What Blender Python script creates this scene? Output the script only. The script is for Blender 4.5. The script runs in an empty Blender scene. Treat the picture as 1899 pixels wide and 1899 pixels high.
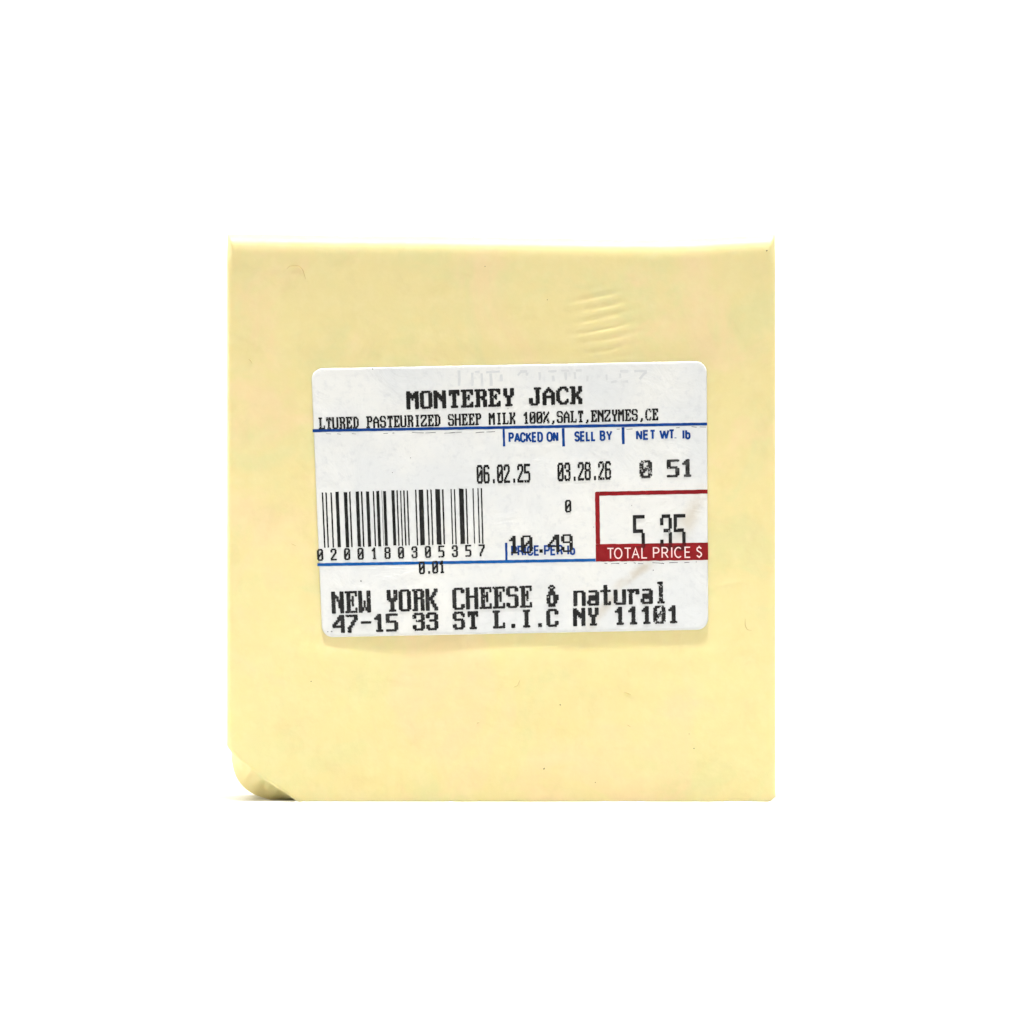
import bpy, bmesh, math, random
from mathutils import Vector, noise as mnoise

random.seed(7)
scene = bpy.context.scene
COL = scene.collection

# ------------------------------------------------------------------ scale
S = 0.149 / 1899.0          # metres on the front face per unit of the drawing grid
CX, CY = 949.5, 949.5       # grid point straight in front of the lens
BASE = 1487.0               # grid row of the tabletop
DIST = 1.2                  # camera to front face

# ------------------------------------------------------------------ camera
cam_d = bpy.data.cameras.new('camera')
cam = bpy.data.objects.new('camera', cam_d)
COL.objects.link(cam)
cam.location = (0, -DIST, (BASE - CY) * S)
cam.rotation_euler = (math.radians(90), 0, 0)
cam_d.sensor_width = 36
cam_d.lens = 36 * DIST / (1899 * S)
cam_d.clip_start = 0.05
cam_d.clip_end = 50
scene.camera = cam

# ------------------------------------------------------------------ light
world = bpy.data.worlds.new('World')
scene.world = world
world.use_nodes = True
bg = world.node_tree.nodes['Background']
bg.inputs[0].default_value = (1.0, 1.0, 1.0, 1)
bg.inputs[1].default_value = 0.12

def softbox(name, loc, target, size, power, color=(1, 1, 1)):
    l = bpy.data.lights.new(name, 'AREA')
    l.shape = 'RECTANGLE'
    l.size, l.size_y = size
    l.energy = power
    l.color = color
    o = bpy.data.objects.new(name, l)
    o.location = loc
    d = Vector(target) - Vector(loc)
    o.rotation_euler = d.to_track_quat('-Z', 'Y').to_euler()
    COL.objects.link(o)
    return o

softbox('overhead_softbox', (0.0, -0.2, 0.4), (0.0, -0.2, 0.0), (0.5, 0.7), 0.35)
softbox('foreground_softbox', (0.0, -0.38, 0.35), (0.0, -0.53, 0.0), (0.6, 0.30), 1.9)
strip_lamp = softbox('strip_lamp', (0.0, -0.036, 0.3), (0.0, -0.024, 0.0), (0.15, 0.036), 0.17)
strip_lamp.data.spread = math.radians(10)
wide_strip_lamp = softbox('wide_strip_lamp', (0.02, -0.085, 0.4), (0.0, -0.06, 0.0), (0.3, 0.05), 0.075)
wide_strip_lamp.data.spread = math.radians(45)
softbox('left_softbox', (-0.26, 0.03, 0.05), (-0.042, 0.010, 0.0), (0.05, 0.05), 0.24)
softbox('right_softbox', (0.26, 0.03, 0.06), (0.042, 0.010, 0.0), (0.05, 0.05), 0.08)
softbox('rear_softbox', (0.0, 0.30, 0.62), (0, 0.55, 0.12), (1.4, 0.25), 6.5)
softbox('backdrop_softbox', (0.0, 0.2, 1.0), (0, 0.75, 0.45), (1.6, 0.4), 7.0)

vs = scene.view_settings
vs.view_transform = 'Standard'
vs.look = 'None'
vs.exposure = -0.03
vs.gamma = 1.0
vs.use_curve_mapping = False

# ------------------------------------------------------------------ helpers
def srgb(r, g, b):
    def f(c):
        c /= 255.0
        return c / 12.92 if c <= 0.04045 else ((c + 0.055) / 1.055) ** 2.4
    return (f(r), f(g), f(b), 1.0)

def smooth(a, b, x):
    t = max(0.0, min(1.0, (x - a) / (b - a)))
    return t * t * (3 - 2 * t)

def gx(px): return (px - CX) * S
def gz(py): return (BASE - py) * S

def nodes_of(m):
    m.use_nodes = True
    nt = m.node_tree
    return nt, nt.nodes, nt.links, nt.nodes['Principled BSDF']

def mesh_obj(name, verts, faces, mat, parent=None, shade=False):
    me = bpy.data.meshes.new(name)
    me.from_pydata(verts, [], faces)
    me.update()
    if mat: me.materials.append(mat)
    if shade:
        for p in me.polygons: p.use_smooth = True
    o = bpy.data.objects.new(name, me)
    COL.objects.link(o)
    if parent: o.parent = parent
    return o

# ------------------------------------------------------------------ materials
def mat_sweep():
    m = bpy.data.materials.new('white_paper_sweep')
    nt, N, L, P = nodes_of(m)
    P.inputs['Base Color'].default_value = (0.9, 0.9, 0.9, 1)
    P.inputs['Roughness'].default_value = 0.9
    P.inputs['Specular IOR Level'].default_value = 0.1
    return m

def mat_cheese():
    m = bpy.data.materials.new('cheese_under_film')
    nt, N, L, P = nodes_of(m)
    tc = N.new('ShaderNodeTexCoord')
    def nz(scale, detail, rough=0.5, dist=0.0, off=(0, 0, 0)):
        mp = N.new('ShaderNodeMapping'); mp.inputs['Location'].default_value = off
        L.new(tc.outputs['Object'], mp.inputs['Vector'])
        n = N.new('ShaderNodeTexNoise')
        n.inputs['Scale'].default_value = scale
        n.inputs['Detail'].default_value = detail
        n.inputs['Roughness'].default_value = rough
        n.inputs['Distortion'].default_value = dist
        L.new(mp.outputs['Vector'], n.inputs['Vector'])
        return n
    def ramp(src, a, b):
        r = N.new('ShaderNodeMapRange'); r.interpolation_type = 'SMOOTHSTEP'
        r.inputs['From Min'].default_value = a; r.inputs['From Max'].default_value = b
        L.new(src, r.inputs['Value'])
        return r.outputs['Result']
    def mix(fac, a, b):
        x = N.new('ShaderNodeMix'); x.data_type = 'RGBA'
        if hasattr(fac, 'links') or hasattr(fac, 'is_linked'): L.new(fac, x.inputs[0])
        else: x.inputs[0].default_value = fac
        for s, v in ((6, a), (7, b)):
            if isinstance(v, tuple): x.inputs[s].default_value = v
            else: L.new(v, x.inputs[s])
        return x.outputs[2]
    def mul(a, k):
        q = N.new('ShaderNodeMath'); q.operation = 'MULTIPLY'
        L.new(a, q.inputs[0]); q.inputs[1].default_value = k
        return q.outputs[0]
    butter = CHEESE_BASE
    green = CHEESE_GREEN
    peach = CHEESE_PEACH
    c = mix(ramp(nz(75, 6, 0.6, 0.5).outputs['Fac'], 0.46, 0.62), butter, green)
    c = mix(ramp(nz(64, 6, 0.6, 0.6, (3, 1, 7)).outputs['Fac'], 0.50, 0.66), c, peach)
    # fine curd mottling and a few pin-prick pale and dark flecks in the paste
    c = mix(mul(ramp(nz(420, 3, 0.6).outputs['Fac'], 0.40, 0.75), 0.18), c, srgb(250, 236, 188))
    vo = N.new('ShaderNodeTexVoronoi'); vo.inputs['Scale'].default_value = 110
    L.new(tc.outputs['Object'], vo.inputs['Vector'])
    sep = N.new('ShaderNodeSeparateColor'); L.new(vo.outputs['Color'], sep.inputs[0])
    def fleck(chan, thr, rad, col, base, k):
        g1 = N.new('ShaderNodeMath'); g1.operation = 'GREATER_THAN'; g1.inputs[1].default_value = thr
        L.new(sep.outputs[chan], g1.inputs[0])
        mr = N.new('ShaderNodeMapRange'); mr.inputs['From Min'].default_value = rad; mr.inputs['From Max'].default_value = rad * 0.4
        L.new(vo.outputs['Distance'], mr.inputs['Value'])
        q = N.new('ShaderNodeMath'); q.operation = 'MULTIPLY'
        L.new(g1.outputs[0], q.inputs[0]); L.new(mr.outputs['Result'], q.inputs[1])
        return mix(mul(q.outputs[0], k), base, col)
    c = fleck('Red', 0.86, 0.03, srgb(255, 250, 220), c, 0.7)
    c = mix(mul(ramp(nz(160, 5, 0.65, 0.5, (2, 5, 1)).outputs['Fac'], 0.50, 0.72), 0.28), c, srgb(219, 201, 139))
    L.new(c, P.inputs['Base Color'])
    P.inputs['Subsurface Weight'].default_value = 0.35
    P.inputs['Subsurface Radius'].default_value = (1.0, 0.75, 0.35)
    P.inputs['Subsurface Scale'].default_value = 0.0012
    P.inputs['Roughness'].default_value = 0.5
    P.inputs['Specular IOR Level'].default_value = 0.35
    P.inputs['Coat Weight'].default_value = 0.3
    P.inputs['Coat Roughness'].default_value = 0.38
    # the film lies over tiny pits: low bump
    b = N.new('ShaderNodeBump'); b.inputs['Strength'].default_value = 0.25; b.inputs['Distance'].default_value = 0.00012
    L.new(nz(700, 4, 0.6).outputs['Fac'], b.inputs['Height'])
    b2 = N.new('ShaderNodeBump'); b2.inputs['Strength'].default_value = 0.14; b2.inputs['Distance'].default_value = 0.0006
    L.new(nz(130, 3, 0.5, 0.6).outputs['Fac'], b2.inputs['Height'])
    L.new(b.outputs['Normal'], b2.inputs['Normal'])
    L.new(b2.outputs['Normal'], P.inputs['Normal'])
    L.new(b2.outputs['Normal'], P.inputs['Coat Normal'])
    return m

def mat_paper():
    m = bpy.data.materials.new('thermal_label_paper')
    nt, N, L, P = nodes_of(m)
    tc = N.new('ShaderNodeTexCoord')
    def nz(scale, detail, rough=0.5, dist=0.0):
        n = N.new('ShaderNodeTexNoise')
        n.inputs['Scale'].default_value = scale; n.inputs['Detail'].default_value = detail
        n.inputs['Roughness'].default_value = rough; n.inputs['Distortion'].default_value = dist
        L.new(tc.outputs['Object'], n.inputs['Vector'])
        return n
    def rng(src, a, b, lo=0.0, hi=1.0):
        r = N.new('ShaderNodeMapRange'); r.interpolation_type = 'SMOOTHSTEP'
        r.inputs['From Min'].default_value = a; r.inputs['From Max'].default_value = b
        r.inputs['To Min'].default_value = lo; r.inputs['To Max'].default_value = hi
        L.new(src, r.inputs['Value'])
        return r.outputs['Result']
    def mix(fac, a, b):
        x = N.new('ShaderNodeMix'); x.data_type = 'RGBA'
        L.new(fac, x.inputs[0])
        for s, v in ((6, a), (7, b)):
            if isinstance(v, tuple): x.inputs[s].default_value = v
            else: L.new(v, x.inputs[s])
        return x.outputs[2]
    c = mix(rng(nz(60, 5, 0.6).outputs['Fac'], 0.38, 0.62), PAPER_A, PAPER_B)
    c = mix(rng(nz(900, 3, 0.7).outputs['Fac'], 0.48, 0.76, 0, 0.45), c, PAPER_C)
    # the tan smear that runs down across the right side of the label
    def smear(x0, y0, x1, y1, w, k, c):
        a = Vector((gx(x0), 0, gz(y0))); b = Vector((gx(x1), 0, gz(y1)))
        d = b - a; ln = d.length; d.normalize()
        nrm = Vector((-d.z, 0, d.x))
        nn = nz(260, 4, 0.6)
        s = N.new('ShaderNodeVectorMath'); s.operation = 'SUBTRACT'; s.inputs[1].default_value = a
        L.new(tc.outputs['Object'], s.inputs[0])
        du = N.new('ShaderNodeVectorMath'); du.operation = 'DOT_PRODUCT'; du.inputs[1].default_value = nrm
        L.new(s.outputs[0], du.inputs[0])
        dv = N.new('ShaderNodeVectorMath'); dv.operation = 'DOT_PRODUCT'; dv.inputs[1].default_value = d
        L.new(s.outputs[0], dv.inputs[0])
        ab = N.new('ShaderNodeMath'); ab.operation = 'ABSOLUTE'; L.new(du.outputs['Value'], ab.inputs[0])
        f1 = rng(ab.outputs[0], w * S, 0.0)
        f2 = rng(dv.outputs['Value'], -0.1 * ln, 0.25 * ln)
        f3 = rng(dv.outputs['Value'], 1.1 * ln, 0.7 * ln)
        def mm(p, q):
            z = N.new('ShaderNodeMath'); z.operation = 'MULTIPLY'
            L.new(p, z.inputs[0])
            if isinstance(q, float): z.inputs[1].default_value = q
            else: L.new(q, z.inputs[1])
            return z.outputs[0]
        f = mm(mm(f1, f2), mm(f3, rng(nn.outputs['Fac'], 0.3, 0.6)))
        return mix(mm(f, k), c, srgb(178, 158, 122))
    c = smear(1212, 1040, 1138, 1092, 14, 0.5, c)
    c = smear(1145, 1095, 1085, 1170, 16, 0.35, c)
    c = smear(1312, 900, 1258, 1000, 26, 0.40, c)
    c = smear(1290, 1000, 1225, 1010, 24, 0.18, c)
    L.new(c, P.inputs['Base Color'])
    P.inputs['Roughness'].default_value = 0.55
    P.inputs['Specular IOR Level'].default_value = 0.3
    b = N.new('ShaderNodeBump'); b.inputs['Strength'].default_value = 0.35; b.inputs['Distance'].default_value = 0.0004
    L.new(nz(150, 5, 0.6, 1.2).outputs['Fac'], b.inputs['Height'])
    L.new(b.outputs['Normal'], P.inputs['Normal'])
    return m

def mat_ink(name, col, rough=0.5, vary=0.15, other=None):
    m = bpy.data.materials.new(name)
    nt, N, L, P = nodes_of(m)
    tc = N.new('ShaderNodeTexCoord')
    n = N.new('ShaderNodeTexNoise'); n.inputs['Scale'].default_value = 900; n.inputs['Detail'].default_value = 3
    L.new(tc.outputs['Object'], n.inputs['Vector'])
    x = N.new('ShaderNodeMix'); x.data_type = 'RGBA'
    r = N.new('ShaderNodeMapRange')
    r.inputs['From Min'].default_value = 0.5; r.inputs['From Max'].default_value = 0.75
    r.inputs['To Max'].default_value = vary
    L.new(n.outputs['Fac'], r.inputs['Value']); L.new(r.outputs['Result'], x.inputs[0])
    x.inputs[6].default_value = col
    x.inputs[7].default_value = other or srgb(200, 200, 200)
    L.new(x.outputs[2], P.inputs['Base Color'])
    P.inputs['Roughness'].default_value = rough
    P.inputs['Specular IOR Level'].default_value = 0.2
    return m

CHEESE_BASE = srgb(235, 219, 156)
CHEESE_GREEN = srgb(229, 219, 157)
CHEESE_PEACH = srgb(240, 217, 163)
PAPER_A = srgb(222, 223, 221)
PAPER_B = srgb(232, 231, 225)
PAPER_C = srgb(205, 206, 206)

M_SWEEP = mat_sweep()
M_CHEESE = mat_cheese()
M_PAPER = mat_paper()
M_BLACK = mat_ink('thermal_black', srgb(15, 14, 12), 0.6, 0.02)
M_FADED = mat_ink('thermal_faded_black', srgb(30, 29, 27), 0.5, 0.3, srgb(150, 150, 148))
M_BLUE = mat_ink("blue_print", srgb(0, 54, 124), 0.5, 0.2, srgb(30, 106, 180))
M_BLUE2 = mat_ink('lighter_blue_print', srgb(0, 78, 146), 0.5, 0.2, srgb(50, 125, 195))
M_RED = mat_ink('red_print', srgb(124, 10, 16), 0.5, 0.3, srgb(150, 36, 40))
M_DARKRED = mat_ink('black_over_red_print', srgb(72, 8, 12), 0.5, 0.5, srgb(125, 14, 20))
M_REV = mat_ink('reversed_out_white', srgb(246, 222, 218), 0.6, 0.1, srgb(230, 180, 178))
M_GHOST = mat_ink('ghost_grey', srgb(212, 213, 211), 0.6, 1.0, srgb(220, 220, 217))
M_MARK = mat_ink('grey_marks', srgb(96, 94, 92), 0.6, 0.6, srgb(170, 170, 168))
M_FIBRE = mat_ink('tan_fibre', srgb(212, 190, 130), 0.5, 0.2)
M_SPECK = mat_ink('dark_speck', srgb(92, 72, 34), 0.5, 0.2)
M_CREASE = M_CHEESE

# ------------------------------------------------------------------ the white sweep it stands on
def build_sweep():
    prof = [(-3.0, 0.0), (-1.0, 0.0), (0.15, 0.0), (0.35, 0.0)]
    R = 0.4
    for k in range(1, 17):
        a = math.pi / 2 * k / 16
        prof.append((0.35 + R * math.sin(a), R * (1 - math.cos(a))))
    prof.append((0.75, 0.9)); prof.append((0.75, 1.6))
    vs_, fs = [], []
    xs = (-3.0, -1.0, 1.0, 3.0)
    for (y, z) in prof:
        for x in xs: vs_.append((x, y, z))
    w = len(xs)
    for i in range(len(prof) - 1):
        for j in range(w - 1):
            a = i * w + j
            fs.append((a, a + 1, a + 1 + w, a + w))
    o = mesh_obj('backdrop', vs_, fs, M_SWEEP, None, True)
    o['kind'] = 'structure'
build_sweep()

# ------------------------------------------------------------------ the cheese
root = bpy.data.objects.new('wrapped_cheese', None)
COL.objects.link(root)
root.empty_display_size = 0.02
root['label'] = 'pale yellow square block of cheese in clear film with white price label'
root['category'] = 'cheese'

TOPLINE = [(420.5, 433), (500, 433.5), (600, 435), (760, 436.5), (900, 438.5), (1000, 440),
           (1100, 442), (1230, 443), (1300, 441), (1380, 436), (1438.5, 433)]
LIP = [(420.5, 1382), (422, 1386), (427, 1392.5), (433, 1400), (443, 1410.5), (460.5, 1422.5), (482.5, 1441),
       (505, 1456), (528, 1470), (551.5, 1487)]
REAR = [(420.5, 1382), (424, 1388), (427.5, 1393), (428.3, 1402), (430.5, 1414), (433, 1427), (437.5, 1440), (444, 1451),
        (453, 1461.5), (465, 1470), (474, 1474.5), (487.5, 1479), (500, 1482.5), (512, 1485.5), (524, 1487), (551.5, 1487)]
NICK = [(1424, 1487), (1429, 1485.5), (1433, 1481.5), (1438.5, 1477)]

def resample(pts, n):
    ds = [0.0]
    for a, b in zip(pts, pts[1:]): ds.append(ds[-1] + math.dist(a, b))
    out = []
    for k in range(n):
        t = ds[-1] * k / (n - 1)
        i = 0
        while i < len(ds) - 2 and ds[i + 1] < t: i += 1
        f = (t - ds[i]) / max(1e-9, ds[i + 1] - ds[i])
        out.append((pts[i][0] + (pts[i + 1][0] - pts[i][0]) * f, pts[i][1] + (pts[i + 1][1] - pts[i][1]) * f))
    return out

def relax(p, it=4):
    for _ in range(it):
        p = [p[0]] + [((p[i - 1][0] + 2 * p[i][0] + p[i + 1][0]) / 4, (p[i - 1][1] + 2 * p[i][1] + p[i + 1][1]) / 4)
                      for i in range(1, len(p) - 1)] + [p[-1]]
    return p

RAMP = 0.0090               # how deep the torn lower-left corner goes
def outlines():
    """front outline F and the outline R a few millimetres behind it, same number of points, anticlockwise seen from the lens"""
    F, R = [], []
    def add(f, r=None):
        F.extend(f); R.extend(r or f)
    left = resample([(420.5, 433), (420.5, 1382)], 230)
    add(left[:-1])
    lip = relax(resample(LIP, 90), 6); rear = relax(resample(REAR, 90), 6)
    k = 1 + RAMP / DIST
    rr = []
    for i, (x, y) in enumerate(rear):
        e = min(1.0, i / 12, (89 - i) / 12)
        rr.append((CX + (x - CX) * (1 + (k - 1) * e), min(BASE, CY + (y - CY) * (1 + (k - 1) * e))))
    add(lip[:-1], rr[:-1])
    add(resample([(551.5, 1487), (1424, 1487)], 200)[:-1])
    add(resample(NICK, 10)[:-1])
    add(resample([(1438.5, 1477), (1438.5, 433)], 240)[:-1])
    add(relax(resample(TOPLINE[::-1], 230), 10)[:-1])
    return F, R

LABEL_Q = ((577, 683.5), (1310.5, 669.5), (1313.5, 1167.5), (597.5, 1182))
def in_label(px, py, m=0):
    return 575 - m < px < 1315 + m and 668 - m < py < 1183 + m

def face_push(px, py):
    """inward (+) relief of the front face, metres"""
    v = mnoise.noise(Vector((px / 330, py / 330, 3.1))) * 0.00022
    v += mnoise.noise(Vector((px / 90, py / 90, 9.4))) * 0.00005
    v += mnoise.noise(Vector((px / 34, py / 34, 1.4))) * 0.000010
    # drawn ripples of the stretched film above the label
    q = (py - 543 + 0.215 * (px - 1110)) / 20.6
    env = math.exp(-((px - 1118 - 4 * (q - 3)) / 40) ** 2) * smooth(-1.3, 0.5, q) * (1 - smooth(6.2, 6.7, q))
    w = 0.5 + 0.5 * math.sin(2 * math.pi * q)
    v += 0.00016 * env * (w ** 1.7) * (0.75 + 0.9 * mnoise.noise(Vector((px / 40, q * 0.9, 4.4))))
    # one raised crease right of the label
    yc = 1090 - 0.16 * (px - 1315) + 2 * math.sin(px / 17)
    v -= 0.000055 * math.exp(-((py - yc) / 4.0) ** 2) * smooth(1310, 1325, px) * (1 - smooth(1395, 1435, px))
    # pressed-in margin round the stuck label
    dx = max(577 - px, px - 1312, 0); dy = max(676 - py, py - 1176, 0)
    d = math.hypot(dx, dy)
    near = math.exp(-(d / 26) ** 2)
    v = v * (1 - 0.85 * near) + 0.00010 * near
    return v

def build_cheese():
    F, R = outlines()
    n = len(F)
    DEPTH = 0.032
    L_, R_, T_, B_ = 420.5, 1438.5, 433.0, 1487.0
    rs, rt, rb = 14.0, 40.0, 2.0            # how far the rounding reaches in from sides, top, bottom (grid units)
    verts, faces = [], []
    cx, cy = 930.0, 955.0
    def inset(p, k):
        x, y = p
        x2 = L_ + rs * k + (x - L_) * (R_ - L_ - 2 * rs * k) / (R_ - L_)
        y2 = T_ + rt * k + (y - T_) * (B_ - T_ - (rt + rb) * k) / (B_ - T_)
        return (x2, y2)
    dep = []
    for (x, y) in F:
        e = 0.0008
        e += (0.0034 - e) * (1 - smooth(433, 490, y))
        e += (0.00018 - e) * smooth(1440, 1486, y)
        dep.append(e)
    # front face: rings from the centre out
    NR = 170
    verts.append((gx(cx), face_push(cx, cy), gz(cy)))
    for k in range(1, NR + 1):
        t = (k / NR) ** 0.8
        for j in range(n):
            ix, iy = inset(F[j], 1.0)
            px, py = cx + (ix - cx) * t, cy + (iy - cy) * t
            fade = 1 - smooth(0.78, 1.0, t)
            verts.append((gx(px), face_push(px, py) * fade, gz(py)))
    rings = NR
    # rounded front edge
    for k in range(1, 25):
        th = math.pi / 2 * k / 24
        sn, cs = math.sin(th) ** 0.8, max(0.0, math.cos(th)) ** 0.8
        for j in range(n):
            ix, iy = inset(F[j], 1 - sn)
            verts.append((gx(ix), dep[j] * (1 - cs), gz(iy)))
        rings += 1
    # back from the lip to the deeper corner outline
    for k in range(1, 31):
        u = k / 30
        for j in range(n):
            g = max(0.0, (u - 0.42) / 0.58) ** 1.25 - 0.10 * math.sin(math.pi * min(1, u / 0.5)) * (1 if R[j] != F[j] else 0)
            x = F[j][0] + (R[j][0] - F[j][0]) * g
            y = F[j][1] + (R[j][1] - F[j][1]) * g
            d = dep[j] + (RAMP - dep[j]) * u
            if R[j] != F[j]:
                d += mnoise.noise(Vector((x / 11, y / 15, 2.2))) * 0.00032 * math.sin(math.pi * u)
            verts.append((gx(x), d, gz(y)))
        rings += 1
    # the sides run straight back, then a rounded rear edge
    for d, k in ((0.014, 0), (0.022, 0), (0.029, 0), (0.0305, 0.15), (0.0315, 0.5), (0.032, 1.0)):
        for j in range(n):
            x, y = R[j]
            ix, iy = inset((x, y), k)
            verts.append((gx(ix), d, gz(min(iy, BASE))))
        rings += 1
    back = len(verts)
    verts.append((gx(cx), DEPTH, gz(cy)))
    for j in range(n):
        faces.append((0, 1 + j, 1 + (j + 1) % n))
    for r in range(rings - 1):
        a0, b0 = 1 + r * n, 1 + (r + 1) * n
        for j in range(n):
            k = (j + 1) % n
            faces.append((a0 + j, b0 + j, b0 + k, a0 + k))
    l0 = 1 + (rings - 1) * n
    for j in range(n):
        faces.append((back, l0 + (j + 1) % n, l0 + j))
    return mesh_obj('cheese_body', verts, faces, M_CHEESE, root, True)
cheese = build_cheese()

# hair-fine fibres and specks caught under the film
def fibre(pts, r=0.7, mat=M_FIBRE):
    verts, faces = [], []
    pts = relax(resample(pts, 18), 2)
    for i, (x, y) in enumerate(pts):
        a = pts[max(0, i - 1)]; b = pts[min(17, i + 1)]
        dx, dy = b[0] - a[0], b[1] - a[1]
        l = math.hypot(dx, dy) or 1
        nx, ny = -dy / l, dx / l
        rr = r * (0.35 + 0.65 * math.sin(math.pi * (i + 0.7) / 18.4))
        f = face_push(x, y)
        for k in range(6):
            t = 2 * math.pi * k / 6
            verts.append((gx(x + nx * rr * math.cos(t)), f - rr * S * 0.5 + rr * S * math.sin(t) * 0.8, gz(y + ny * rr * math.cos(t))))
    for i in range(17):
        for k in range(6):
            a, b = i * 6 + k, i * 6 + (k + 1) % 6
            faces.append((a, b, b + 6, a + 6))
    return mesh_obj('fibre', verts, faces, mat, cheese, True)

for p in ([(532, 499), (535, 494), (540, 493), (556, 493), (562, 501), (567, 518)],
          [(461, 666), (464, 668), (468, 674)],
          [(540, 1008), (549, 1012)],
          [(953, 1274), (960, 1271), (965, 1260)],
          [(1157, 1283), (1170, 1288)],
          [(1163, 1344), (1170, 1348)],
          [(1382, 1147), (1382, 1160), (1386, 1168), (1394, 1169)],
          [(884, 1343), (887, 1339), (890, 1340)]):
    fibre(p)

def speck(x, y, r, stretch=1.0, ang=0.0):
    verts = [(gx(x), face_push(x, y) - 0.6 * r * S, gz(y))]
    m = 10
    for ring, (q, h) in enumerate(((0.6, 0.4), (1.0, -0.6))):
        for k in range(m):
            t = 2 * math.pi * k / m
            rr = r * q * (1 + 0.2 * math.sin(3 * t + x))
            u, v = rr * stretch * math.cos(t), rr * math.sin(t)
            verts.append((gx(x + u * math.cos(ang) - v * math.sin(ang)), face_push(x, y) - h * r * S * 0.8,
                          gz(y + u * math.sin(ang) + v * math.cos(ang))))
    faces = [(0, 1 + k, 1 + (k + 1) % m) for k in range(m)]
    faces += [(1 + k, 1 + m + k, 1 + m + (k + 1) % m, 1 + (k + 1) % m) for k in range(m)]
    return mesh_obj('speck', verts, faces, M_SPECK, cheese, True)
for a in ((1009, 1425.5, 1.7, 1.5, -0.9), (1287, 1388, 1.3), (577, 1263.5, 1.3), (1104, 1451, 1.3, 1.6, 1.2), (1422, 465, 1.4, 1.3, -0.4),
          (899.5, 494, 1.0), (1039, 1307, 1.2, 1.7, 0.8), (1015, 556, 0.9), (878, 439, 0.9), (1278, 1361, 0.9)):
    speck(*a)

# ------------------------------------------------------------------ the label
LIFT = 0.00017
def lab_h(px, py):
    v = mnoise.noise(Vector((px / 260, py / 200, 5.5))) * 0.00010
    v += mnoise.noise(Vector((px / 70, py / 60, 8.5))) * 0.000018
    # soft buckle running down the right-hand third
    s = (px - 1150) * 0.75 + (py - 1080) * 0.66
    v -= 0.00005 * math.exp(-(s / 22) ** 2) * smooth(1010, 1060, py)
    return v
def lab(px, py, layer=0):
    return (gx(px), -LIFT + lab_h(px, py) - layer * 0.000012, gz(py))

def build_label():
    TL, TR, BR, BL = LABEL_Q
    W, H, r = 735.0, 499.0, 21.0
    def uv(u, v):
        u /= W; v /= H
        x = (TL[0] * (1 - u) + TR[0] * u) * (1 - v) + (BL[0] * (1 - u) + BR[0] * u) * v
        y = (TL[1] * (1 - u) + TR[1] * u) * (1 - v) + (BL[1] * (1 - u) + BR[1] * u) * v
        return x, y
    loop = []
    def arc(cx, cy, a0):
        for k in range(13):
            a = a0 + math.pi / 2 * k / 12
            loop.append((cx + r * math.cos(a), cy + r * math.sin(a)))
    def seg(p, q, n):
        for k in range(1, n): loop.append((p[0] + (q[0] - p[0]) * k / n, p[1] + (q[1] - p[1]) * k / n))
    arc(r, r, math.pi); seg((r, 0), (W - r, 0), 70)
    arc(W - r, r, -math.pi / 2); seg((W, r), (W, H - r), 46)
    arc(W - r, H - r, 0); seg((W - r, H), (r, H), 70)
    arc(r, H - r, math.pi / 2); seg((0, H - r), (0, r), 46)
    n = len(loop)
    verts, faces = [], []
    c = (W / 2, H / 2)
    verts.append(lab(*uv(*c)))
    NR = 60
    for k in range(1, NR + 1):
        t = k / NR * 0.994
        for p in loop:
            verts.append(lab(*uv(c[0] + (p[0] - c[0]) * t, c[1] + (p[1] - c[1]) * t)))
    rings = NR
    for sc, dy in ((0.9965, 0.00002), (0.9985, 0.00006), (1.0, 0.00014), (1.0, 0.0003), (0.998, 0.0009)):
        for p in loop:
            x, y, z = lab(*uv(c[0] + (p[0] - c[0]) * sc, c[1] + (p[1] - c[1]) * sc))
            verts.append((x, y + dy, z))
        rings += 1
    for j in range(n): faces.append((0, 1 + (j + 1) % n, 1 + j))
    for q in range(rings - 1):
        a0, b0 = 1 + q * n, 1 + (q + 1) * n
        for j in range(n):
            k = (j + 1) % n
            faces.append((a0 + j, a0 + k, b0 + k, b0 + j))
    return mesh_obj('price_label', verts, faces, M_PAPER, root, True)
label = build_label()

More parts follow.
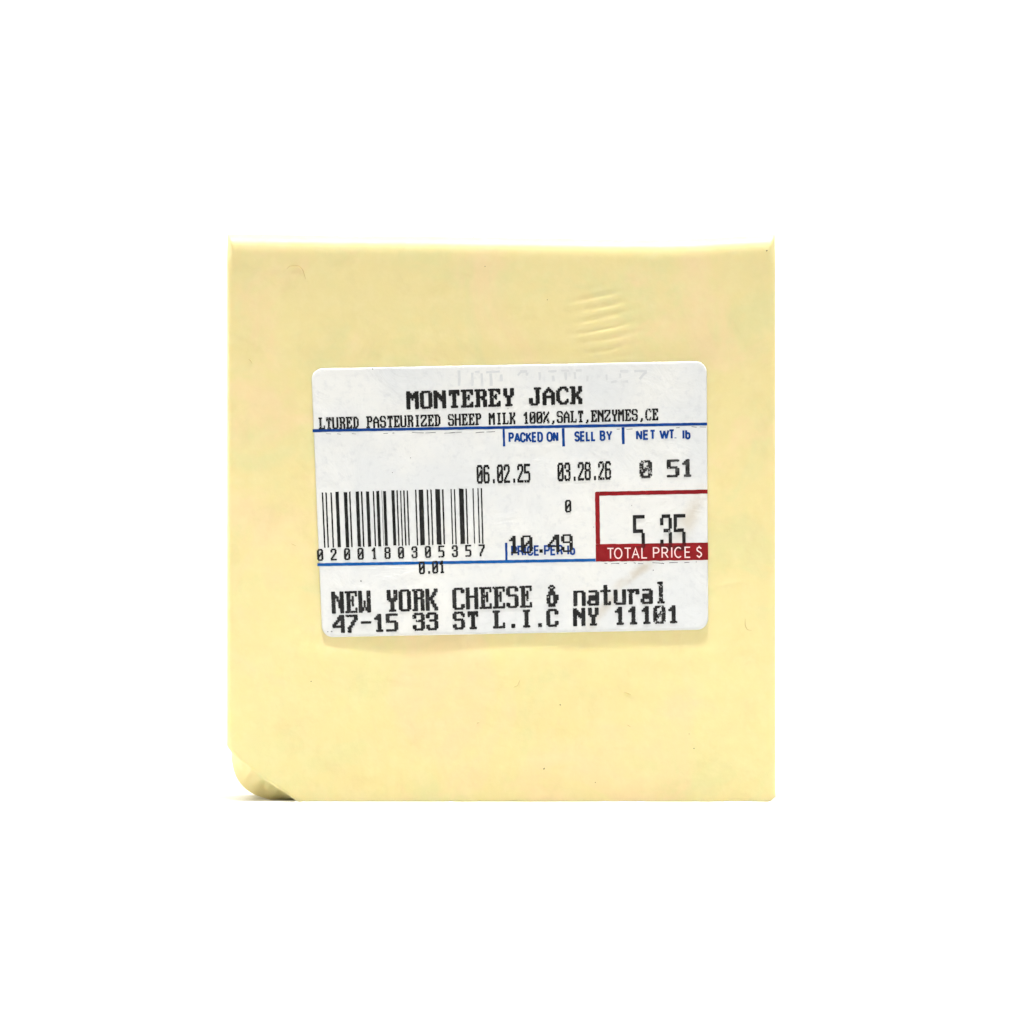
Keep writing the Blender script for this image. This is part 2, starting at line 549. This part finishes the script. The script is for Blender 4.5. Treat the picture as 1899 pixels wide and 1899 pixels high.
# ------------------------------------------------------------------ print: dot-matrix glyphs
F10 = {
 'A': '10386CC6C6FEC6C6C6C6', 'B': 'FC6666667C66666666FC', 'C': '3C66C2C0C0C0C0C2663C', 'D': 'F86C6666666666666CF8',
 'E': 'FE66626878686062 66FE', 'H': 'C6C6C6C6FEC6C6C6C6C6', 'I': '3C18181818181818183C', 'J': '1E0C0C0C0C0CCCCCCC78',
 'K': 'E666666C78786C6666E6', 'L': 'F06060606060606262FE', 'M': 'C6EEFEFED6C6C6C6C6C6', 'N': 'C6E6F6FEDECEC6C6C6C6',
 'O': '7CC6C6C6C6C6C6C6C67C', 'P': 'FC6666667C60606060F0', 'R': 'FC6666667C6C666666E6', 'S': '7CC6C2C07C0606C6C67C',
 'T': '7E7E5A1818181818183C', 'U': 'C6C6C6C6C6C6C6C6C67C', 'Y': '666666663C181818183C', 'Z': 'FEC6860C183060C2C6FE',
 '0': '7CC6C6CEDEF6E6C6C67C', '1': '1838781818181818183C', '2': '7CC6C6060C183060C0FE', '3': '7CC6C6063C0606C6C67C',
 '4': '0E1E1E3666C6FE060606', '5': 'FEC0C0C0FC06060606FC', '6': '7CC6C0C0FCC6C6C6C67C', '7': 'FE06060C181830606060',
 '8': '7CC6C6C67CC6C6C6C67C', '9': '7CC6C6C67E0606C6C67C', '-': '000000007E0000000000', '.': '00000000000000001818',
 ',': '0000000000000000181830', '%': 'C2C64C18387064CCC686', ' ': '00000000000000000000',
}
F10SQ = dict(F10); F10SQ['C'] = '7CC6C6C0C0C0C0C6C67C'
F13 = {
 'N': 'C6C6E6F6D6DECECECECEC6C6C6', 'E': 'FE626268687868686860 6262FE', 'W': 'C6C6C6C6C6C6D6D6D6D6EEEEC6',
 'Y': '66666666667E3C18181818183C', 'O': '7CC6C6C6C6C6C6C6C6C6C6C67C', 'R': 'FC666666667C666666666666E6',
 'K': 'C6C6CCCCD8F0F0D8D8CCCCC6C6', 'C': '7CC6C6C0C0C0C0C0C0C0C6C67C', 'H': 'C6C6C6C6C6FEC6C6C6C6C6C6C6',
 'S': '7CC6C6C0C07C06060606C6C67C', '&': '304830307878CECECECCCC7878', 'n': '00000000FCC6C6C6C6C6C6C6C6',
 'a': '000000007C06067E7E7EC6C67E', 't': '00303030FC303030303030343C', 'u': '00000000C6C6C6C6C6C6C6C67E',
 'r': '00000000FE7666606060606060', 'l': '38181818181818181818 18183C', ' ': '00' * 13,
}
def rows_of(font, ch):
    h = font[ch].replace(' ', '')
    return [int(h[i:i + 2], 16) for i in range(0, len(h), 2)]

def lean(x): return -0.042 + 0.036 * (x - 590) / 720.0

def dot_text(name, text, p0, p1, height, mat, font=F10, nrows=10, dots=None, cell=8, layer=3, drop=0.012, spread=1, clip=None, faint=()):
    """p0, p1: ends of the baseline on the label grid; every dot is cut into 4 x 4 so that edges bleed and wear like thermal print"""
    SUB = 4
    rng = random.Random(name + text)
    total = dots or (len(text) * cell - 1)
    ux, uy = (p1[0] - p0[0]) / total, (p1[1] - p0[1]) / total
    rh = height / nrows
    verts, faces = [], []
    for ci, ch in enumerate(text):
        rws = rows_of(font, ch)
        on = set()
        for r, b in enumerate(rws):
            for c in range(8):
                if b & (0x80 >> c):
                    for i in range(SUB):
                        for j in range(SUB):
                            on.add((c * SUB + i, r * SUB + j))
        if not on: continue
        # ink spread with a ragged edge
        grown = set(on)
        for _ in range(spread):
            edge = set()
            for (x, y) in grown:
                for d in ((1, 0), (-1, 0), (0, 1), (0, -1)):
                    q = (x + d[0], y + d[1])
                    if q not in grown and rng.random() < 0.88: edge.add(q)
            grown |= edge
        # worn patches
        dr = 0.07 if ci in faint else drop * 0.15
        seeds = [p for p in grown if rng.random() < dr * 0.25]
        for (x, y) in sorted(seeds):
            for i in range(-1, 2):
                for j in range(-1, 2):
                    if rng.random() < 0.75: grown.discard((x + i, y + j))
        ys = sorted({y for _, y in grown})
        for y in ys:
            xs = sorted(x for x, yy in grown if yy == y)
            s = xs[0]; e = s
            runs = []
            for x in xs[1:]:
                if x == e + 1: e = x
                else: runs.append((s, e)); s = e = x
            runs.append((s, e))
            for s, e in runs:
                quad = []
                for (qx, qy) in ((s, y + 1), (e + 1, y + 1), (e + 1, y), (s, y)):
                    d = ci * cell + qx / SUB
                    bx, by = p0[0] + ux * d, p0[1] + uy * d
                    up = height - (qy / SUB) * rh
                    quad.append((bx + lean(bx) * up, by - up))
                if clip and not clip(sum(q[0] for q in quad) / 4, sum(q[1] for q in quad) / 4): continue
                i0 = len(verts)
                verts.extend(lab(x, y_, layer) for x, y_ in quad)
                faces.append((i0, i0 + 1, i0 + 2, i0 + 3))
    return mesh_obj(name, verts, faces, mat, label)

# ------------------------------------------------------------------ print: pre-printed lines and lettering
def strip(verts, faces, a, b, w, layer, n=None, rag=0.0, rng=random):
    """a ribbon of width w from a to b lying on the label"""
    ln = math.dist(a, b)
    n = n or max(1, int(ln / 6))
    dx, dy = (b[0] - a[0]) / ln, (b[1] - a[1]) / ln
    nx, ny = -dy, dx
    i0 = len(verts)
    for k in range(n + 1):
        x, y = a[0] + (b[0] - a[0]) * k / n, a[1] + (b[1] - a[1]) * k / n
        for sgn in (1, -1):
            ww = w / 2 + rng.uniform(-rag, rag)
            verts.append(lab(x + nx * ww * sgn, y + ny * ww * sgn, layer))
    for k in range(n):
        q = i0 + 2 * k
        faces.append((q, q + 2, q + 3, q + 1))

def ribbon_obj(name, segs, w, mat, layer=1, rag=0.0):
    v, f = [], []
    rng = random.Random(name + str(segs[0]))
    for s in segs:
        strip(v, f, s[0], s[1], s[2] if len(s) > 2 else w, layer, None, rag, rng)
    return mesh_obj(name, v, f, mat, label)

ribbon_obj('rule_line', [((579.8, 798.8), (1311.3, 786.3))], 5.4, M_BLUE, 1, 0.25)
ribbon_obj('rule_line', [((588.6, 1047.2), (1104.5, 1038.6))], 5.6, M_BLUE2, 1, 0.25)
ribbon_obj('column_divider', [((933.9, 795.6), (934.9, 828))], 4.2, M_BLUE, 1, 0.3)
ribbon_obj('column_divider', [((1044.2, 794.0), (1045.4, 828))], 5.0, M_BLUE, 1, 0.3)
ribbon_obj('column_divider', [((1155.2, 792.2), (1156, 823.6))], 5.0, M_BLUE, 1, 0.3)
ribbon_obj('column_divider', [((938.4, 1006.5), (939.4, 1038.5))], 4.4, M_BLUE, 1, 0.3)

# the red price box
v, f = [], []
rg = random.Random(5)
strip(v, f, (1111.5, 915.6), (1312.2, 911.6), 7.6, 1, None, 0.25, rg)
strip(v, f, (1107.3, 914.4), (1108.9, 1009), 8.2, 1, None, 0.25, rg)
def patch(pts, layer):
    i0 = len(v)
    v.extend(lab(x, y, layer) for x, y in pts)
    f.append(tuple(range(i0, i0 + len(pts))))
patch([(1103.2, 914.4), (1103.6, 913.2), (1105, 912.2), (1107, 911.7), (1111.3, 911.8), (1111.3, 914.35)][::-1], 1)
n = 30
i0 = len(v)
for k in range(n + 1):
    t = k / n
    xt = 1104.6 + (1312.9 - 1104.6) * t
    v.append(lab(xt, 1009.1 + (1006.2 - 1009.1) * t + rg.uniform(-0.3, 0.3), 1))
    v.append(lab(xt + 0.4, 1041.6 + (1038.2 - 1041.6) * t + rg.uniform(-0.5, 0.5), 1))
for k in range(n):
    q = i0 + 2 * k
    f.append((q, q + 1, q + 3, q + 2))
box = mesh_obj('price_box', v, f, M_RED, label)
bm = bmesh.new(); bm.from_mesh(box.data)
for fc in bm.faces:
    if fc.normal.y > 0: fc.normal_flip()
bm.to_mesh(box.data); bm.free()

# TOTAL PRICE $ drawn with thin strokes, reversed out of the band
STROKE = {
 'T': [[(0, 1), (0.62, 1)], [(0.31, 1), (0.31, 0)]],
 'O': [[(0.38 + 0.36 * math.cos(a * math.pi / 10), 0.5 + 0.5 * math.sin(a * math.pi / 10)) for a in range(21)]],
 'A': [[(0, 0), (0.33, 1), (0.66, 0)], [(0.13, 0.36), (0.53, 0.36)]],
 'L': [[(0, 1), (0, 0), (0.5, 0)]],
 'P': [[(0, 0), (0, 1), (0.3, 1), (0.46, 0.94), (0.53, 0.8), (0.53, 0.68), (0.46, 0.54), (0.3, 0.48), (0, 0.48)]],
 'R': [[(0, 0), (0, 1), (0.3, 1), (0.46, 0.94), (0.53, 0.8), (0.53, 0.68), (0.46, 0.54), (0.3, 0.48), (0, 0.48)], [(0.26, 0.48), (0.58, 0)]],
 'I': [[(0, 0), (0, 1)]],
 'C': [[(0.36 + 0.36 * math.cos(math.radians(a)), 0.5 + 0.5 * math.sin(math.radians(a))) for a in range(48, 313, 12)]],
 'E': [[(0.5, 1), (0, 1), (0, 0), (0.5, 0)], [(0, 0.52), (0.44, 0.52)]],
 '$': [[(0.46, 0.84), (0.36, 0.95), (0.22, 0.98), (0.08, 0.92), (0.02, 0.78), (0.08, 0.64), (0.24, 0.54), (0.40, 0.44), (0.48, 0.3),
        (0.44, 0.14), (0.28, 0.03), (0.14, 0.05), (0.02, 0.18)], [(0.25, 1.12), (0.25, 0.98)], [(0.25, 0.03), (0.25, -0.08)]],
}
def polyline_print(name, lines, w, mat, layer):
    vv, ff = [], []
    for pts in lines:
        i0 = len(vv)
        for i, p in enumerate(pts):
            a = pts[max(0, i - 1)]; b = pts[min(len(pts) - 1, i + 1)]
            def unit(p, q):
                l = math.dist(p, q) or 1
                return ((q[0] - p[0]) / l, (q[1] - p[1]) / l)
            d1 = unit(a, p) if i > 0 else unit(p, b)
            d2 = unit(p, b) if i < len(pts) - 1 else d1
            tx, ty = d1[0] + d2[0], d1[1] + d2[1]
            l = math.hypot(tx, ty) or 1
            tx /= l; ty /= l
            k = 1 / max(0.6, tx * d1[0] + ty * d1[1])
            for sg in (1, -1):
                vv.append(lab(p[0] - ty * sg * w / 2 * k, p[1] + tx * sg * w / 2 * k, layer))
        layer += 0.04
        for i in range(len(pts) - 1):
            q = i0 + 2 * i
            ff.append((q, q + 2, q + 3, q + 1))
    return mesh_obj(name, vv, ff, mat, label)

def arcpts(cx, cy, rx, ry, a0, a1, n=9):
    return [(cx + rx * math.cos(math.radians(a0 + (a1 - a0) * k / n)), cy + ry * math.sin(math.radians(a0 + (a1 - a0) * k / n))) for k in range(n + 1)]
BOWL_TOP = [(0, 0), (0, 1), (0.55, 1)] + arcpts(0.62, 0.74, 0.38, 0.26, 90, -90) + [(0, 0.48)]
OVAL = arcpts(0.5, 0.66, 0.5, 0.34, 0, 180, 10) + arcpts(0.5, 0.34, 0.5, 0.34, 180, 360, 10) + [(1, 0.66)]
GROT = {          # condensed grotesque capitals: advance, ink width, strokes in a unit box
 'P': (667, 540, [BOWL_TOP]),
 'R': (722, 570, [BOWL_TOP, [(0.5, 0.48), (0.78, 0.38), (0.9, 0.16), (1.0, 0)]]),
 'A': (722, 660, [[(0, 0), (0.5, 1)], [(0.5, 1), (1, 0)], [(0.18, 0.3), (0.82, 0.3)]]),
 'C': (722, 590, [arcpts(0.5, 0.66, 0.5, 0.34, 5, 180, 10) + arcpts(0.5, 0.34, 0.5, 0.34, 180, 355, 10)]),
 'K': (722, 600, [[(0, 0), (0, 1)], [(0.95, 1), (0.05, 0.4)], [(0.34, 0.62), (1, 0)]]),
 'E': (667, 500, [[(1, 1), (0, 1), (0, 0), (1, 0)], [(0, 0.53), (0.9, 0.53)]]),
 'D': (722, 570, [[(0, 0), (0, 1), (0.5, 1)] + arcpts(0.5, 0.62, 0.5, 0.38, 80, 0, 6) + arcpts(0.5, 0.38, 0.5, 0.38, 0, -90, 6) + [(0, 0)]]),
 'O': (778, 640, [OVAL]),
 'N': (722, 540, [[(0, 0), (0, 1)], [(0.02, 1), (0.98, 0)], [(1, 0), (1, 1)]]),
 'S': (667, 540, [arcpts(0.5, 0.76, 0.48, 0.24, 12, 255, 11) + arcpts(0.5, 0.26, 0.5, 0.26, 78, -168, 12)]),
 'L': (611, 460, [[(0, 1), (0, 0), (1, 0)]]),
 'B': (722, 550, [[(0, 0), (0, 1), (0.5, 1)] + arcpts(0.55, 0.77, 0.38, 0.23, 90, -90) + [(0, 0.54)], [(0.5, 0.54)] + arcpts(0.58, 0.27, 0.42, 0.27, 90, -90) + [(0, 0)]]),
 'Y': (667, 640, [[(0, 1), (0.5, 0.42), (1, 1)], [(0.5, 0.42), (0.5, 0)]]),
 'T': (611, 540, [[(0, 1), (1, 1)], [(0.5, 1), (0.5, 0)]]),
 'W': (944, 920, [[(0, 1), (0.26, 0)], [(0.26, 0), (0.5, 0.95)], [(0.5, 0.95), (0.74, 0)], [(0.74, 0), (1, 1)]]),
 'I': (278, 10, [[(0, 0), (0, 1)]]),
 'l': (278, 10, [[(0, 0), (0, 1)]]),
 'b': (611, 450, [[(0, 0), (0, 1)], OVAL]),
 '.': (278, 10, [[(0, 0), (0, 0.10)]]),
 ' ': (400, 0, []),
}
def heading(text, p0, p1, height, w, mat):
    total = sum(GROT[c][0] for c in text)
    trail = GROT[text[-1]][0] - GROT[text[-1]][1] - 120
    u = math.dist(p0, p1) / (total - trail)
    ang = (p1[1] - p0[1]) / (p1[0] - p0[0])
    lines, cur = [], 0.0
    for c in text:
        adv, ink, strokes = GROT[c]
        for st in strokes:
            x0 = p0[0] + cur * u + w / 2
            iw = max(0.0, ink * u - w * 0.42) if ink > 20 else 0.0
            hh = height * (0.72 if c == 'b' and len(st) > 3 else 1.0)
            pts = []
            for px, py in st:
                X = x0 + px * iw
                up = w / 2 + py * (hh - w)
                pts.append((X + lean(X) * up, p0[1] + (X - p0[0]) * ang - up))
            lines.append(pts)
        cur += adv
    return polyline_print('column_heading', lines, w, mat, 2)

heading('PACKED ON', (943.2, 821.4), (1035.4, 819.4), 19.4, 3.8, M_BLUE)
heading('SELL BY', (1065, 819.4), (1135.8, 817.4), 19.6, 3.8, M_BLUE)
heading('NET WT.', (1179.4, 816.4), (1253, 814.8), 18.8, 3.8, M_BLUE)
heading('lb', (1265.5, 815.2), (1280.6, 814.8), 19.0, 3.9, M_BLUE)
heading('PRICE PER lb', (948, 1031.6), (1067, 1029.4), 19.6, 3.5, M_BLUE)

def bl(x): return 1035.6 + (1033.0 - 1035.6) * (x - 1126) / (1301 - 1126)
tp = [('T', 1126.5), ('O', 1139.5), ('T', 1158.5), ('A', 1172.6), ('L', 1190.5), ('P', 1212), ('R', 1228), ('I', 1245.8), ('C', 1251.5), ('E', 1270.5), ('$', 1292)]
polyline_print('total_price_heading', [[(x + px * 18.6 + lean(x) * py * 18.6, bl(x) - py * 18.6) for px, py in line]
                                      for c, x in tp for line in STROKE[c]], 2.2, M_REV, 2)

# ------------------------------------------------------------------ print: everything the scale printed
dot_text('product_name', 'MONTEREY JACK', (754.6, 758.8), (1079.4, 748.8), 32.4, M_BLACK)
dot_text('ingredient_line', 'LTURED PASTEURIZED SHEEP MILK 100%,SALT,ENZYMES,CE', (591.6, 796.2), (1220.4, 779.2), 21.4, M_BLACK, drop=0.03, spread=1, faint=(1, 48))
dot_text('packed_date', '06.02.25', (884.6, 896.6), (983.4, 894.0), 33.4, M_BLACK, drop=0.02)
dot_text('sell_date', '03.28.26', (1034.4, 892.2), (1133.2, 888.8), 33.2, M_BLACK, drop=0.03, faint=(6,))
dot_text('weight_figure', '0 51', (1186.6, 886.2), (1284.6, 883.4), 31.6, M_FADED, drop=0.05, spread=1, faint=(0,))
dot_text('tare_figure', '0', (1048.2, 950.2), (1059.4, 949.8), 22.4, M_BLACK)
dot_text('unit_price', '10.49', (941.4, 1027.0), (1062.6, 1023.4), 33.0, M_BLACK, drop=0.02, spread=0)
dot_text('total_price', '5 35', (1174.2, 1022.0), (1271.6, 1019.6), 66.6, M_BLACK, layer=4, drop=0.06, spread=0,
         clip=lambda x, y: y < 1008.0 - (x - 1174) * 0.014)
dot_text('total_price', '5 35', (1174.2, 1022.0), (1271.6, 1019.6), 66.6, M_DARKRED, layer=1.5, drop=0.10, spread=1,
         clip=lambda x, y: y >= 1008.0 - (x - 1174) * 0.014)
dot_text('barcode_number', '0200180305357', (588.8, 1039.8), (899.2, 1031.2), 21.2, M_BLACK, cell=16, dots=12 * 16 + 7)
dot_text('margin_figure', '0.01', (777.4, 1064.6), (825, 1062.4), 22.6, M_BLACK)
dot_text('store_name', 'NEW YORK CHEESE & natural', (616.2, 1137.4), (1235.2, 1118.4), 39.6, M_BLACK, font=F13, nrows=13, drop=0.015, faint=(24,))
dot_text('store_address', '47-15 33 ST L.I.C NY 11101', (617.6, 1173.8), (1258.6, 1155.0), 32.2, M_BLACK, font=F10SQ, drop=0.015, faint=(24,))

# barcode
BARS = [(133, 147), (166, 180), (213, 227), (260, 291), (337, 369), (386, 400), (447, 478), (496, 510), (543, 573), (606, 619), (638, 666),
        (688, 691.5), (701, 729), (779, 808), (825, 838), (859, 870), (888, 902), (920, 933), (998, 1011), (1031, 1074), (1106, 1120), (1140, 1153),
        (1185, 1229), (1247, 1262), (1327, 1338), (1358, 1370), (1405, 1448), (1466, 1479), (1531, 1541), (1576, 1588), (1607, 1620)]
v, f = [], []
rb = random.Random(3)
for a, b in BARS:
    c = (a + b) / 2
    t = (c - 133) / (1620 - 133)
    top = 840 + (368 + (328 - 368) * t) / 5.0 - 0.4
    bot = 840 + (880 + (838 - 880) * t) / 5.0
    sh = (22 + (14 - 22) * t) / 5.0
    xa, xb = 570 + a / 5.0, 570 + b / 5.0
    n = 20
    i0 = len(v)
    for k in range(n + 1):
        q = k / n
        y = top + (bot - top) * q
        for x in (xa, xb):
            v.append(lab(x + sh * q + rb.uniform(-0.18, 0.18), y + (rb.uniform(-0.8, 0.8) if k in (0, n) else 0), 3))
    for k in range(n):
        q = i0 + 2 * k
        f.append((q, q + 2, q + 3, q + 1))
mesh_obj('barcode', v, f, M_BLACK, label)

# broken hairlines left by the printer under the rules
def z1(x, y): return (570 + x / 5.0, 660 + y / 5.0)
def z2(x, y): return (940 + x / 5.0, 660 + y / 5.0)
def z4(x, y): return (940 + x / 5.0, 840 + y / 5.0)
segs = [(z1(175, 722), z1(220, 724)), (z1(275, 722), z1(310, 727)), (z1(413, 721), z1(450, 725)), (z1(705, 719), z1(748, 717)), (z1(788, 716), z1(806, 715)),
        (z1(970, 710), z1(1080, 715)), (z1(1095, 714), z1(1190, 711)), (z1(1270, 717), z1(1375, 710)), (z1(1380, 710), z1(1432, 707)),
        (z1(1560, 712), z1(1640, 706)), (z1(1660, 706), z1(1740, 703)),
        (z2(1018, 681), z2(1046, 679)), (z2(1108, 682), z2(1165, 678)), (z2(1568, 668), z2(1602, 664)), (z2(1712, 657), z2(1760, 662)), (z2(1788, 658), z2(1846, 661))]
ribbon_obj('printing_mark', segs, 1.0, M_MARK, 1, 0.25)
segs = [(z4(905, 1023), z4(932, 1026)), (z4(965, 1027), z4(1042, 1024)), (z4(1085, 1026), z4(1112, 1022)), (z4(1175, 1019), z4(1196, 1022)),
        (z4(1215, 1024), z4(1265, 1027)), (z4(1350, 1018), z4(1440, 1023)), (z4(1438, 1021), z4(1458, 1027)), (z4(1505, 1018), z4(1585, 1017)), (z4(1645, 1018), z4(1692, 1013)), (z4(1750, 1010), z4(1762, 1011))]
ribbon_obj('printing_mark', segs, 1.2, M_MARK, 1, 0.3)

# faint show-through at the head of the label
def zg(x, y): return (830 + x / 4.75, 665 + y / 4.75)
segs = []
for a, b, y in ((240, 282, 118), (340, 460, 118), (640, 702, 115), (885, 960, 112), (1000, 1072, 108), (1130, 1182, 108), (1520, 1590, 112), (1645, 1756, 108)):
    segs.append((zg(a, y), zg(b, y - 1), 2.6))
for x, ya, yb in ((100, 104, 240), (215, 124, 240), (300, 130, 240), (382, 130, 240), (470, 140, 200), (700, 124, 150), (810, 120, 190), (930, 150, 200),
                  (1040, 120, 190), (1120, 120, 180), (1230, 150, 200), (1400, 140, 190), (1520, 130, 170)):
    segs.append((zg(x, ya), zg(x + 3, yb), 3.0))
segs += [(zg(1750, 118), zg(1690, 180), 3.0), (zg(1440, 212), zg(1490, 195), 3.0), (zg(1530, 208), zg(1590, 200), 2.6), (zg(640, 120), zg(620, 150), 2.6)]
ribbon_obj('ghost_print', [(a, b, w + 1.6) for a, b, w in segs], 4.0, M_GHOST, 1, 0.9)

# dust specks on the paper
def dust(x, y, r):
    vv = []
    m = 8
    for k in range(m):
        t = -2 * math.pi * k / m
        q = r * random.uniform(0.7, 1.2)
        vv.append(lab(x + q * math.cos(t), y + q * math.sin(t), 1))
    mesh_obj('paper_speck', vv, [tuple(range(m))], M_MARK, label)
for x, y, r in ((691, 684.5, 1.3), (761.5, 849, 1.0), (728, 876.5, 0.9), (669.5, 1077.5, 1.5), (615, 1171, 1.8), (608, 1171.5, 1.0), (1101, 977.5, 0.9), (1211.5, 1057.5, 1.1), (1171.5, 937.5, 0.8), (942, 758, 0.9)):
    dust(x, y, r)
